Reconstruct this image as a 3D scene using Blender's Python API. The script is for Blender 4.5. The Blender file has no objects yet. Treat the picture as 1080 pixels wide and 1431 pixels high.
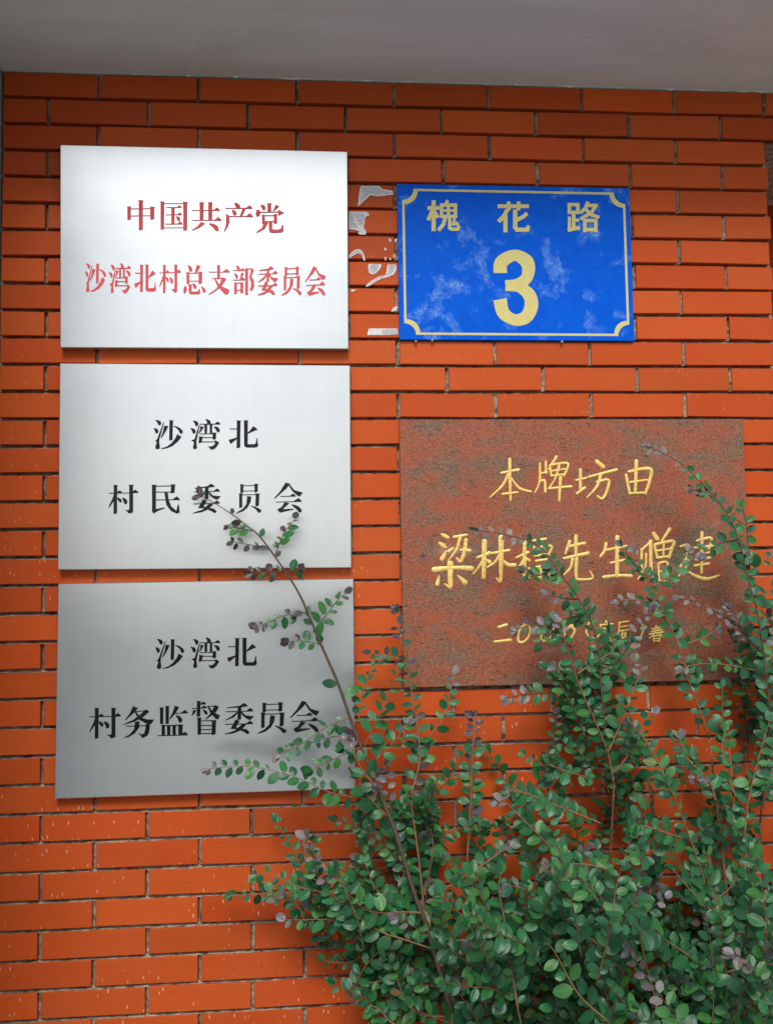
import bpy, math, random
from mathutils import Vector, Matrix
from mathutils.geometry import tessellate_polygon

scene = bpy.context.scene
col = scene.collection

# ------------------------------------------------------------------ camera
# X runs right along the wall, Y into the wall (brick faces at Y=0), Z up.
CAM_ROT = ((0.99640681, 0.01527079, -0.08330827),      # rows: image right, image down, view direction
           (-0.00917993, 0.99728886, 0.07301136),      # columns: right, down, into
           (0.08419735, -0.07198425, 0.9938456))
CAM_POS = (-0.24113308, 0.14107063, -2.43543271)       # right, down, into
FPX = 1360.8034
cam_data = bpy.data.cameras.new("camera")
cam = bpy.data.objects.new("camera", cam_data)
col.objects.link(cam)
def _w(v): return Vector((v[0], v[2], -v[1]))
_r, _d, _f = (_w(v) for v in CAM_ROT)
_m = Matrix((_r, -_d, -_f)).transposed().to_4x4()
_m.translation = _w(CAM_POS)
cam.matrix_world = _m
cam_data.sensor_fit = 'HORIZONTAL'
cam_data.sensor_width = 36.0
cam_data.lens = 36.0 * FPX / 1080.0
cam_data.clip_start = 0.05
cam_data.clip_end = 2000.0
scene.camera = cam

# ------------------------------------------------------------------ sky, sun, exposure
SUN_EL, SUN_AZ = math.radians(44), math.radians(4)     # azimuth: positive to the left of straight out from the wall
world = bpy.data.worlds.new("World")
scene.world = world
world.use_nodes = True
wn, wl = world.node_tree.nodes, world.node_tree.links
wn.clear()
sky = wn.new('ShaderNodeTexSky'); sky.sky_type = 'NISHITA'; sky.sun_disc = False
sky.sun_elevation = SUN_EL
sky.air_density = 1.0; sky.dust_density = 2.0; sky.ozone_density = 1.0
hsv = wn.new('ShaderNodeHueSaturation'); hsv.inputs['Saturation'].default_value = 0.36
bg = wn.new('ShaderNodeBackground'); bg.inputs['Strength'].default_value = 0.088
wo = wn.new('ShaderNodeOutputWorld')
wl.new(sky.outputs[0], hsv.inputs['Color']); wl.new(hsv.outputs[0], bg.inputs['Color']); wl.new(bg.outputs[0], wo.inputs['Surface'])
sun_data = bpy.data.lights.new("sun", 'SUN')
sun_data.energy = 1.4; sun_data.angle = math.radians(22); sun_data.color = (1.0, 0.97, 0.92)
sun = bpy.data.objects.new("sun", sun_data); col.objects.link(sun)
sdir = Vector((-math.sin(SUN_AZ) * math.cos(SUN_EL), -math.cos(SUN_AZ) * math.cos(SUN_EL), math.sin(SUN_EL)))
sun.rotation_euler = (-sdir).to_track_quat('-Z', 'Y').to_euler()
sun.location = sdir * 20
sky.sun_rotation = math.atan2(sdir.x, sdir.y)
scene.view_settings.view_transform = 'Standard'
scene.view_settings.look = 'None'
scene.view_settings.gamma = 1.0
scene.view_settings.use_curve_mapping = False
scene.view_settings.exposure = 0.74

# ------------------------------------------------------------------ helpers
BRICK_U = 0.25          # brick length with joint
COURSE = 0.0682383      # course height with joint
CEIL_Z = 17 * COURSE
GROUND_Z = -1.69

def at(x, y, d=0.0):
    """the point d metres in front of the brick faces seen at pixel x, y of the 1080 x 1431 photograph"""
    a, b = (x - 540.0) / FPX, (y - 715.5) / FPX
    ray = [CAM_ROT[0][i] * a + CAM_ROT[1][i] * b + CAM_ROT[2][i] for i in range(3)]
    s = (-d - CAM_POS[2]) / ray[2]
    return Vector((CAM_POS[0] + s * ray[0], -d, -(CAM_POS[1] + s * ray[1])))

def row_z(r): return (17 - r) * COURSE
def u_x(u): return (u - 3) * BRICK_U

def tag(o, label=None, cat=None, group=None, kind=None):
    for k, v in (('label', label), ('category', cat), ('group', group), ('kind', kind)):
        if v: o[k] = v
    return o

def empty(name, loc, label, cat, group=None):
    o = bpy.data.objects.new(name, None)
    col.objects.link(o); o.location = loc; o.empty_display_size = 0.05
    return tag(o, label, cat, group)

class MB:
    """collects faces, then links them as one mesh object"""
    def __init__(self): self.v, self.f, self.c, self.uv = [], [], [], []
    def add(self, verts, faces, c=None, uv=None):
        n = len(self.v)
        self.v += [tuple(p) for p in verts]
        self.f += [tuple(i + n for i in f) for f in faces]
        if c is not None: self.c += [c] * len(verts)
        if uv is not None: self.uv += uv
    def box(self, x0, x1, y0, y1, z0, z1, c=None):
        vs = [(x0,y0,z0),(x1,y0,z0),(x1,y1,z0),(x0,y1,z0),(x0,y0,z1),(x1,y0,z1),(x1,y1,z1),(x0,y1,z1)]
        self.add(vs, [(0,3,2,1),(4,5,6,7),(0,1,5,4),(1,2,6,5),(2,3,7,6),(3,0,4,7)], c)
    def slab(self, x0, x1, z0, z1, front, back, ch, c=None):
        """box whose front edges (towards -Y) are chamfered by ch"""
        vs = [(x0+ch,front,z0+ch),(x1-ch,front,z0+ch),(x1-ch,front,z1-ch),(x0+ch,front,z1-ch),
              (x0,front+ch,z0),(x1,front+ch,z0),(x1,front+ch,z1),(x0,front+ch,z1),
              (x0,back,z0),(x1,back,z0),(x1,back,z1),(x0,back,z1)]
        fs = [(0,1,2,3),(8,11,10,9)]
        for a, b in ((0,1),(1,2),(2,3),(3,0)):
            fs += [(a, a+4, b+4, b), (a+4, a+8, b+8, b+4)]
        self.add(vs, fs, c)
    def tube(self, pts, radii, sides=6, c=None):
        n = len(pts); base = []; vs = []; fs = []
        for i, p in enumerate(pts):
            t = (pts[min(i+1, n-1)] - pts[max(i-1, 0)]).normalized()
            a = t.cross(Vector((0, 1, 0.13))).normalized(); b = t.cross(a)
            for k in range(sides):
                q = 2 * math.pi * k / sides
                vs.append(p + (a * math.cos(q) + b * math.sin(q)) * radii[i])
        for i in range(n - 1):
            for k in range(sides):
                k2 = (k + 1) % sides
                fs.append((i*sides+k, i*sides+k2, (i+1)*sides+k2, (i+1)*sides+k))
        fs.append(tuple(range(sides - 1, -1, -1))); fs.append(tuple((n-1)*sides + k for k in range(sides)))
        self.add(vs, fs, c)
    def build(self, name, mat, parent=None, smooth=False):
        me = bpy.data.meshes.new(name)
        vs = self.v
        if parent is not None:
            l = parent.location; vs = [(x - l.x, y - l.y, z - l.z) for x, y, z in vs]
        me.from_pydata(vs, [], self.f); me.update()
        if self.c:
            at_ = me.attributes.new("tone", 'FLOAT_COLOR', 'POINT')
            at_.data.foreach_set('color', [k for c in self.c for k in (*c, 1.0)])
        if self.uv:
            uvl = me.uv_layers.new(name="UVMap")
            for lp in me.loops: uvl.data[lp.index].uv = self.uv[lp.vertex_index]
        if smooth: me.polygons.foreach_set('use_smooth', [True] * len(me.polygons))
        me.materials.append(mat)
        o = bpy.data.objects.new(name, me); col.objects.link(o)
        if parent is not None: o.parent = parent
        return o

class NT:
    """small node-tree builder"""
    def __init__(self, name):
        self.m = bpy.data.materials.new(name); self.m.use_nodes = True
        self.t = self.m.node_tree; self.n = self.t.nodes; self.l = self.t.links
        self.p = self.n['Principled BSDF']
    def put(self, sock, v):
        if hasattr(v, 'is_output'): self.l.new(v, sock)
        else:
            if isinstance(v, tuple) and len(v) == 3 and sock.type == 'RGBA': v = (*v, 1)
            sock.default_value = v
    def set(self, **k):
        for a, v in k.items(): self.put(self.p.inputs[a.replace('_', ' ')], v)
    def node(self, typ, out=0, props=None, **k):
        nd = self.n.new(typ)
        for a, v in (props or {}).items(): setattr(nd, a, v)
        for a, v in k.items():
            self.put(nd.inputs[int(a[1:])] if a[0] == 'i' and a[1:].isdigit() else nd.inputs[a.replace('_', ' ')], v)
        return nd.outputs[out]
    def pos(self, scale=(1, 1, 1), rot=(0, 0, 0), loc=(0, 0, 0)):
        g = self.node('ShaderNodeNewGeometry')
        return self.node('ShaderNodeMapping', Vector=g, Scale=scale, Rotation=rot, Location=loc)
    def noise(self, vec, scale, detail=3.0, rough=0.5, dist=0.0):
        return self.node('ShaderNodeTexNoise', 0, None, Vector=vec, Scale=scale, Detail=detail, Roughness=rough, Distortion=dist)
    def ramp(self, fac, *stops):
        nd = self.n.new('ShaderNodeValToRGB'); e = nd.color_ramp.elements
        while len(e) < len(stops): e.new(0.5)
        for k, (p, c) in enumerate(stops):
            e[k].position = p; e[k].color = (*c, 1) if isinstance(c, tuple) else (c, c, c, 1)
        self.put(nd.inputs[0], fac)
        return nd.outputs[0]
    def mix(self, fac, a, b, mode='MIX'):
        nd = self.n.new('ShaderNodeMix'); nd.data_type = 'RGBA'; nd.blend_type = mode
        self.put(nd.inputs[0], fac); self.put(nd.inputs[6], a); self.put(nd.inputs[7], b)
        return nd.outputs[2]
    def math(self, op, a, b=0.0, c=0.0):
        nd = self.n.new('ShaderNodeMath'); nd.operation = op
        for k, v in enumerate((a, b, c)): self.put(nd.inputs[k], v)
        return nd.outputs[0]
    def bump(self, h, strength, dist):
        o = self.node('ShaderNodeBump', 0, None, Strength=strength, Distance=dist, Height=h)
        self.l.new(o, self.p.inputs['Normal'])
    def attr(self, name):
        nd = self.n.new('ShaderNodeAttribute'); nd.attribute_name = name
        return nd.outputs['Color']

# ------------------------------------------------------------------ materials
def brick_material():
    t = NT("orange facing tile")
    p = t.pos()
    tone = t.attr("tone")
    c = t.mix(1.0, (0.49, 0.078, 0.015), tone, 'MULTIPLY')
    streak = t.noise(t.pos((3, 3, 60)), 1.0, 4, 0.6)
    c = t.mix(t.ramp(streak, (0.35, 0.0), (0.75, 0.28)), c, t.mix(1.0, c, (0.72, 0.66, 0.66), 'MULTIPLY'))
    cloud = t.noise(p, 5.0, 4, 0.6)
    c = t.mix(t.ramp(cloud, (0.45, 0.0), (0.85, 0.12)), c, (0.42, 0.16, 0.08))
    # lime splashes: short pale upright drips, more of them low down and towards the middle
    g = t.n.new('ShaderNodeSeparateXYZ'); t.l.new(p, g.inputs[0])
    v2 = t.n.new('ShaderNodeCombineXYZ'); t.l.new(t.math('MULTIPLY', g.outputs[0], 84.0), v2.inputs[0]); t.l.new(t.math('MULTIPLY', g.outputs[2], 30.0), v2.inputs[1])
    cells = t.n.new('ShaderNodeTexVoronoi'); cells.voronoi_dimensions = '2D'; cells.inputs['Scale'].default_value = 1.0
    t.l.new(v2.outputs[0], cells.inputs['Vector'])
    sp = t.n.new('ShaderNodeSeparateColor'); t.l.new(cells.outputs['Color'], sp.inputs[0])
    size = t.math('MULTIPLY', t.math('GREATER_THAN', sp.outputs[0], 0.66), t.math('MULTIPLY_ADD', sp.outputs[1], 0.11, 0.035))
    dots = t.math('LESS_THAN', cells.outputs['Distance'], size)
    patch = t.ramp(t.noise(t.pos(loc=(3.1, 0, 1.7)), 3.4, 3, 0.6), (0.46, 0.0), (0.54, 1.0))
    low = t.node('ShaderNodeMapRange', 0, None, Value=g.outputs[2], From_Min=0.5, From_Max=-0.5, To_Min=0.12, To_Max=1.0)
    m = t.math('MULTIPLY', t.math('MULTIPLY', dots, patch), low)
    c = t.mix(t.math('MULTIPLY', m, 0.7), c, (0.74, 0.44, 0.31))
    t.set(Base_Color=c, Roughness=t.ramp(cloud, (0.3, 0.42), (0.8, 0.55)))
    t.p.inputs['Specular IOR Level'].default_value = 0.12
    t.bump(t.mix(0.35, streak, t.noise(p, 160, 3)), 0.25, 0.0015)
    return t.m

def mortar_material():
    t = NT("dirty tan mortar")
    p = t.pos()
    n = t.noise(p, 45, 5, 0.65)
    c = t.ramp(n, (0.34, (0.08, 0.055, 0.04)), (0.46, (0.30, 0.22, 0.155)), (0.66, (0.52, 0.42, 0.32)))
    t.set(Base_Color=c, Roughness=0.95)
    t.bump(n, 1.0, 0.006)
    return t.m

def plaster_material():
    t = NT("grey plaster")
    p = t.pos()
    n = t.noise(p, 2.2, 5, 0.6, 0.4)
    s = t.noise(t.pos((1, 5, 1), (0, 0, 0.5)), 1.6, 3)
    c = t.ramp(n, (0.3, (0.75, 0.825, 0.785)), (0.7, (0.82, 0.89, 0.85)))
    c = t.mix(t.ramp(s, (0.44, 0.0), (0.62, 0.35)), c, (0.66, 0.71, 0.67))
    st = t.noise(t.pos((1, 1.6, 1), (0, 0, 0.3), (2, 1, 0)), 3.1, 6, 0.7, 0.8)
    c = t.mix(t.ramp(st, (0.56, 0.0), (0.62, 0.16), (0.68, 0.05)), c, (0.50, 0.50, 0.45))
    t.set(Base_Color=c, Roughness=0.85)
    t.bump(t.noise(p, 90, 4), 0.2, 0.003)
    return t.m

def steel_material():
    t = NT("brushed stainless steel")
    g = t.noise(t.pos((420, 10, 4)), 1.0, 3, 0.6)
    smear = t.noise(t.pos((1, 1, 1.4)), 4.5, 4, 0.6, 0.6)
    t.set(Base_Color=t.ramp(smear, (0.3, (0.665, 0.70, 0.715)), (0.7, (0.745, 0.78, 0.79))), Metallic=1.0,
          Roughness=t.math('ADD', t.ramp(smear, (0.3, 0.26), (0.7, 0.30)), t.math('MULTIPLY', g, 0.06)))
    fine = t.noise(t.pos((160, 1, 1.2)), 1.0, 4, 0.7)
    wipe = t.noise(t.pos((2.2, 1, 0.9), (0, 0.25, 0)), 2.6, 5, 0.65, 0.8)
    base = t.ramp(smear, (0.3, (0.665, 0.70, 0.715)), (0.7, (0.745, 0.78, 0.79)))
    base = t.mix(t.ramp(fine, (0.35, 0.0), (0.7, 0.16)), base, (0.55, 0.58, 0.60))
    base = t.mix(t.ramp(wipe, (0.52, 0.0), (0.68, 0.14)), base, (0.58, 0.61, 0.62))
    t.set(Base_Color=base)
    t.p.inputs['Anisotropic'].default_value = 0.65
    tv = t.n.new('ShaderNodeCombineXYZ'); tv.inputs[0].default_value = 1.0; t.l.new(tv.outputs[0], t.p.inputs['Tangent'])   # upright brushing spreads light sideways
    t.bump(g, 0.03, 0.0003)
    return t.m

def flat_material(name, c, rough=0.5, wear=0.0):
    t = NT(name)
    n = t.noise(t.pos(), 70, 4, 0.6)
    c2 = tuple(min(1, k * 0.78 + 0.02) for k in c)
    t.set(Base_Color=t.mix(t.ramp(n, (0.4, 0.0), (0.75, 0.5 + wear)), c, c2), Roughness=rough)
    t.p.inputs['Specular IOR Level'].default_value = 0.08
    return t.m

def plate_material():
    t = NT("faded blue reflective film")
    p = t.pos()
    big = t.noise(t.pos(loc=(0.37, 0, 0.9)), 9.5, 3, 0.6, 0.4)
    mid = t.noise(t.pos((1.0, 1, 0.8)), 42, 4, 0.7)
    fine = t.noise(t.pos((1.0, 1, 0.75), (0, 0.6, 0)), 210, 3, 0.75)
    where = t.ramp(t.math('MULTIPLY_ADD', mid, 0.35, big), (0.72, 0.0), (0.95, 1.0))
    weave = t.ramp(fine, (0.40, 0.15), (0.60, 1.0))
    fade = t.math('MULTIPLY', t.math('MULTIPLY', where, weave), 0.85)
    c = t.mix(t.ramp(mid, (0.35, 0.0), (0.7, 0.45)), (0.0, 0.085, 0.58), (0.0, 0.13, 0.70))
    c = t.mix(fade, c, (0.30, 0.54, 0.88))
    t.set(Base_Color=c, Roughness=0.45)
    t.p.inputs['Specular IOR Level'].default_value = 0.06
    return t.m

def granite_material():
    t = NT("polished red granite")
    tilt = (0, 0.33, 0)
    grain = t.noise(t.pos((1, 1, 1.7), tilt), 165, 4, 0.75)
    patch = t.noise(t.pos((1, 0.3, 1.9), tilt), 7.5, 5, 0.62, 0.3)
    cloud = t.noise(t.pos((1, 1, 1.8), tilt, (1.3, 0, 0.4)), 8, 5, 0.65)
    base = t.ramp(grain, (0.33, (0.060, 0.030, 0.020)), (0.43, (0.22, 0.066, 0.034)), (0.56, (0.32, 0.100, 0.050)), (0.72, (0.38, 0.19, 0.12)))
    red = t.mix(t.ramp(cloud, (0.46, 0.0), (0.66, 0.7)), base, t.mix(grain, (0.26, 0.040, 0.016), (0.45, 0.105, 0.046)))
    grey = t.ramp(patch, (0.35, 0.9), (0.44, 0.5), (0.54, 0.0))
    c = t.mix(grey, red, t.ramp(grain, (0.35, (0.050, 0.042, 0.030)), (0.65, (0.25, 0.17, 0.11))))
    fleck = t.noise(t.pos((1, 0.4, 4.0), tilt), 50, 5, 0.75)
    gate = t.ramp(t.noise(t.pos((1, 0.4, 2.2), tilt, (0.7, 0, 0)), 9, 3, 0.6), (0.40, 0.35), (0.56, 1.0))
    c = t.mix(t.math('MULTIPLY', t.ramp(fleck, (0.36, 0.95), (0.42, 0.0)), gate), c, (0.020, 0.016, 0.012))
    # pale lime smears, lying along the veins
    smear = t.noise(t.pos((1, 0.4, 3.0), (0, -0.45, 0), (0.3, 0, 0.2)), 3.2, 5, 0.65)
    c = t.mix(t.ramp(smear, (0.62, 0.0), (0.74, 0.4)), c, (0.46, 0.33, 0.27))
    t.set(Base_Color=c, Roughness=0.5)
    t.p.inputs['Specular IOR Level'].default_value = 0.3
    t.bump(grain, 0.12, 0.001)
    return t.m

def gold_material():
    t = NT("gold paint in carved strokes")
    n = t.noise(t.pos(), 120, 4, 0.6)
    t.set(Base_Color=t.ramp(n, (0.3, (0.66, 0.40, 0.08)), (0.6, (0.88, 0.64, 0.20)), (0.8, (0.92, 0.76, 0.42))), Roughness=0.45, Metallic=0.1)
    return t.m

def paper_material(name, a, b):
    t = NT(name)
    n = t.noise(t.pos((1, 1, 1), (0, 0.4, 0)), 170, 4, 0.7)
    t.set(Base_Color=t.ramp(n, (0.35, a), (0.65, b)), Roughness=0.9)
    return t.m

def leaf_material(name):
    t = NT(name)
    tone = t.attr("tone")
    uv = t.n.new('ShaderNodeUVMap').outputs[0]
    sep = t.n.new('ShaderNodeSeparateXYZ'); t.l.new(uv, sep.inputs[0])
    across = t.math('ABSOLUTE', t.math('SUBTRACT', sep.outputs[1], 0.5))
    rib = t.math('LESS_THAN', across, 0.035)
    ph = t.math('SUBTRACT', t.math('MULTIPLY', sep.outputs[0], 44.0), t.math('MULTIPLY', across, 46.0))
    vein = t.math('SINE', ph)
    blot = t.noise(t.pos(), 130, 3, 0.6)
    c = t.mix(t.ramp(blot, (0.35, 0.0), (0.7, 0.5)), tone, t.mix(1.0, tone, (0.6, 0.68, 0.62), 'MULTIPLY'))
    c = t.mix(t.math('MULTIPLY', t.ramp(vein, (0.55, 0.0), (0.98, 1.0)), 0.30), c, t.mix(1.0, tone, (0.52, 0.56, 0.52), 'MULTIPLY'))
    c = t.mix(t.math('MULTIPLY', rib, 0.35), c, t.mix(1.0, tone, (1.7, 1.5, 1.4), 'MULTIPLY'))
    t.set(Base_Color=c, Roughness=t.ramp(blot, (0.3, 0.17), (0.7, 0.32)))
    t.p.inputs['Specular IOR Level'].default_value = 0.36
    t.bump(t.math('MULTIPLY', vein, 0.5), 0.3, 0.0012)
    tr = t.n.new('ShaderNodeBsdfTranslucent'); t.put(tr.inputs['Color'], t.mix(1.0, c, (1.1, 1.35, 0.6), 'MULTIPLY'))
    mx = t.n.new('ShaderNodeMixShader'); mx.inputs[0].default_value = 0.09
    out = t.n['Material Output']
    t.l.new(t.p.outputs[0], mx.inputs[1]); t.l.new(tr.outputs[0], mx.inputs[2]); t.l.new(mx.outputs[0], out.inputs[0])
    return t.m

def bark_material():
    t = NT("thin brown bark")
    n = t.noise(t.pos((1, 1, 0.4)), 160, 4, 0.65)
    tone = t.attr("tone")
    t.set(Base_Color=t.mix(1.0, tone, t.ramp(n, (0.3, 0.6), (0.7, 1.25)), 'MULTIPLY'), Roughness=0.75)
    t.bump(n, 0.4, 0.002)
    return t.m

def ground_material():
    t = NT("damp asphalt")
    n = t.noise(t.pos(), 1.3, 6, 0.6)
    t.set(Base_Color=t.ramp(n, (0.3, (0.15, 0.15, 0.147)), (0.7, (0.21, 0.21, 0.205))), Roughness=0.9)
    t.bump(t.noise(t.pos(), 60, 4), 0.3, 0.003)
    return t.m

def soil_material():
    t = NT("dark planting soil")
    n = t.noise(t.pos(), 30, 6, 0.7)
    t.set(Base_Color=t.ramp(n, (0.3, (0.02, 0.014, 0.009)), (0.7, (0.075, 0.05, 0.032))), Roughness=0.95)
    t.bump(n, 1.0, 0.02)
    return t.m

M_BRICK, M_MORTAR, M_PLASTER, M_STEEL = brick_material(), mortar_material(), plaster_material(), steel_material()
M_RED = flat_material("faded red paint", (0.70, 0.10, 0.11), 0.6)
M_BLACK = flat_material("black paint", (0.006, 0.007, 0.009), 0.5)
M_CHARCOAL = flat_material("weathered black paint", (0.018, 0.019, 0.023), 0.5)
M_PLATE, M_CREAM = plate_material(), flat_material("dull cream film", (0.62, 0.55, 0.22), 0.5)
M_GRANITE, M_GOLD = granite_material(), gold_material()
M_PAPER = paper_material("white torn paper", (0.50, 0.49, 0.50), (0.78, 0.76, 0.76))
M_WORN = paper_material("grey paper residue", (0.34, 0.35, 0.37), (0.54, 0.54, 0.56))
M_LEAF, M_YOUNG, M_BARK = leaf_material("glossy green leaf"), leaf_material("purplish young leaf"), bark_material()
M_GROUND, M_SOIL = ground_material(), soil_material()
M_REFLECT_STRIP = flat_material("pale reflecting strip", (0.60, 0.60, 0.58), 0.85)  # kept pale so the lowest plaque mirrors brighter ground
M_CEMENT = flat_material("grey cement render", (0.30, 0.31, 0.31), 0.9)
M_KERB = flat_material("kerb concrete", (0.34, 0.33, 0.31), 0.9)

# ------------------------------------------------------------------ the setting: ground, walls, slab
rng = random.Random(7)
g = MB(); g.add([(-300,-300,GROUND_Z),(300,-300,GROUND_Z),(300,300,GROUND_Z),(-300,300,GROUND_Z)], [(0,1,2,3)])
tag(g.build("ground", M_GROUND), kind='structure')
g = MB(); g.add([(-60,-11.9,GROUND_Z+.004),(60,-11.9,GROUND_Z+.004),(60,-4.2,GROUND_Z+.004),(-60,-4.2,GROUND_Z+.004)], [(0,1,2,3)])
tag(g.build("reflecting_strip", M_REFLECT_STRIP), kind='structure')  # unseen pale strip added to brighten the lowest steel plaque's reflection
g = MB(); N = 24
for j in range(N + 1):
    for i in range(N + 1):
        g.v.append((-0.1 + 2.6 * i / N, -0.74 + 0.735 * j / N, GROUND_Z + 0.05 + rng.uniform(-.012, .012)))
for j in range(N):
    for i in range(N):
        a = j * (N + 1) + i; g.f.append((a, a + 1, a + N + 2, a + N + 1))
tag(g.build("soil", M_SOIL, smooth=True), kind='structure')
g = MB()
g.slab(-0.22, 2.62, GROUND_Z - 0.02, GROUND_Z + 0.12, -0.86, -0.742, 0.012)
g.box(-0.22, -0.102, -0.741, -0.012, GROUND_Z - 0.02, GROUND_Z + 0.118)
tag(g.build("kerb", M_KERB), kind='structure')

def lay_bricks(mb, u0, u1, r0, r1, y, joint=0.0088):
    for r in range(r0, r1):
        off = 0.0 if r % 2 == 0 else -0.5
        k = math.floor(u0 - off) - 1
        while off + k < u1:
            a, b = max(off + k, u0), min(off + k + 1, u1)
            k += 1
            if b - a < 0.06: continue
            j = joint * 0.5
            x0 = u_x(a) + j * rng.uniform(0.75, 1.3); x1 = u_x(b) - j * rng.uniform(0.75, 1.3)
            z1 = row_z(r) - j + rng.uniform(-.0008, .0008); z0 = row_z(r + 1) + j + rng.uniform(-.0008, .0008)
            s = rng.gauss(0, 0.06); w = rng.gauss(0, 0.06)
            tone = (1 + s, 1 + s + w, 1 + s + 1.3 * w)
            yo = y + rng.uniform(-.0008, .0008)
            n = len(mb.v)
            mb.slab(x0, x1, z0, z1, yo, y + 0.03, 0.0011, tone)
            tilt = rng.gauss(0, .0006)
            for q in range(n, n + 12):
                x, yy, z = mb.v[q]; mb.v[q] = (x, yy, z + tilt * (1 if x > (x0 + x1) / 2 else -1))

ROWS = 42
wall = empty("brick_wall", (u_x(3), 0.15, GROUND_Z), "orange red facing brick wall in running bond that carries all the plaques", "wall")
b = MB()
lay_bricks(b, -0.955, 7.03, 2, ROWS, 0.0)
lay_bricks(b, -0.955, 11.0, 0, 2, 0.0)
b.build("brickwork", M_BRICK, wall)
b = MB()
b.box(u_x(-0.955) - .01, u_x(7.02), 0.0205, 0.45, GROUND_Z - .05, CEIL_Z - .002)
b.box(u_x(7.02), u_x(11.0), 0.0205, 0.45, row_z(2) + .003, CEIL_Z - .002)
for r in range(0, ROWS + 1):                    # weathered joints: each slopes back from the ledge of the brick below
    x, xe = u_x(-0.955), u_x(11.0 if r < 3 else 7.02)
    vs, fs = [], []
    while x < xe:
        e = 0.0032 + rng.gauss(0, .0009) + (0.004 if rng.random() < .10 else 0)
        zl = row_z(r) - .0046 + rng.uniform(-.0004, .0004)
        vs += [(x, max(e, .0012), zl), (x, 0.0135 + rng.gauss(0, .001), zl + rng.uniform(.0018, .0042)), (x, 0.021, row_z(r) + .0048)]
        x += rng.uniform(.006, .013)
    fs = [(3*i+k, 3*i+3+k, 3*i+4+k, 3*i+1+k) for i in range(len(vs)//3 - 1) for k in (0, 1)]
    b.add(vs, fs)
for r in range(0, ROWS):                        # upright joints, filled unevenly
    off = 0.0 if r % 2 == 0 else 0.5
    for k in range(-1, 12):
        u = k + off
        if u > (10.9 if r < 2 else 6.9) or u < -0.8: continue
        x, vs = u_x(u), []
        hi, lo = rng.uniform(.002, .005), rng.uniform(.012, .020)
        for q in range(8):
            z = row_z(r) - .004 - q / 7 * (COURSE - .008)
            vs += [(x - .005, lo + rng.gauss(0, .001), z), (x + .0052, max(.001, hi + rng.gauss(0, .0012)), z)]
        b.add(vs, [(2*i, 2*i+2, 2*i+3, 2*i+1) for i in range(7)])
b.build("mortar", M_MORTAR, wall)

back = empty("recessed_wall", (u_x(9), 0.62, GROUND_Z), "shaded brick wall set back in the dark opening past the right corner", "wall")
b = MB(); lay_bricks(b, 6.0, 11.0, 0, ROWS, 0.55); b.build("brickwork", M_BRICK, back)
b = MB(); b.box(u_x(6), u_x(11), 0.5595, 0.75, GROUND_Z - .05, CEIL_Z - .004); b.build("mortar", M_MORTAR, back)

b = MB()
b.slab(-1.45, 2.3, CEIL_Z, CEIL_Z + 0.34, -0.44, 0.75, 0.008)
slab = b.build("canopy_slab", M_PLASTER)
b = MB(); x = -0.99; vs = []                    # rough bead of plaster along the top of the brickwork
while x < 2.29:
    h = .0012 + max(0, rng.gauss(0, .0008)) + (.0025 if rng.random() < .03 else 0)
    vs += [(x, -.0022 - h * .8, CEIL_Z - .0005), (x, -.0012, CEIL_Z - h)]
    x += rng.uniform(.006, .02)
b.add(vs, [(2*i, 2*i+1, 2*i+3, 2*i+2) for i in range(len(vs)//2 - 1)])
b.build("plaster_bead", M_PLASTER, None).parent = slab
tag(slab, "grey plastered concrete slab overhanging the top of the brick wall", "canopy")
b = MB()
b.box(-1.45, u_x(-0.955) - 0.001, -0.92, 0.45, GROUND_Z - .05, CEIL_Z - .003)
tag(b.build("plaster_pier", M_CEMENT), "grey rendered pier meeting the left end of the brick wall", "wall")

# across the street, mirrored in the steel plaques
b = MB(); b.slab(-16, 18, GROUND_Z - .05, GROUND_Z + 1.5, 12.0, 12.3, 0.01)  # unseen wall added to cut low sky and tone the steel's reflections
b.v = [(x, -y, z) for x, y, z in b.v]; b.f = [f[::-1] for f in b.f]
tag(b.build("added_far_wall", M_PLASTER), "long plain plastered wall added unseen across the street to shape the light", "wall")
tree = empty("street_tree", (2.9, -10.5, GROUND_Z), "broad leafy tree across the street, mirrored in the steel", "tree")
b = MB(); b.tube([Vector((2.9, -10.5, GROUND_Z - .05)), Vector((2.85, -10.5, 0.2)), Vector((3.0, -10.4, 2.4)), Vector((2.9, -10.5, 4.2))], [.17, .13, .09, .03], 9, (0.085, 0.050, 0.030))
tb = b
for k in range(9):
    a_ = k * 2.4; h_ = 0.4 + k * .38
    tb.tube([Vector((2.9, -10.5, h_)), Vector((2.9 + math.cos(a_) * .8, -10.5 + math.sin(a_) * .8, h_ + .5)), Vector((2.9 + math.cos(a_) * 1.7, -10.5 + math.sin(a_) * 1.7, h_ + .9))], [.06, .04, .015], 6, (0.085, 0.050, 0.030))
tree_stem = tb
# ------------------------------------------------------------------ brush strokes for the writing
def catmull(pts, n=7):
    out = []
    for i in range(len(pts) - 1):
        p0, p1, p2, p3 = pts[max(i-1, 0)], pts[i], pts[i+1], pts[min(i+2, len(pts)-1)]
        for k in range(n):
            t = k / n
            out.append(tuple(0.5 * (2*p1[j] + (p2[j]-p0[j])*t + (2*p0[j]-5*p1[j]+4*p2[j]-p3[j])*t*t + (3*p1[j]-p0[j]-3*p2[j]+p3[j])*t**3) for j in (0, 1)))
    out.append(tuple(pts[-1]))
    return out

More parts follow.
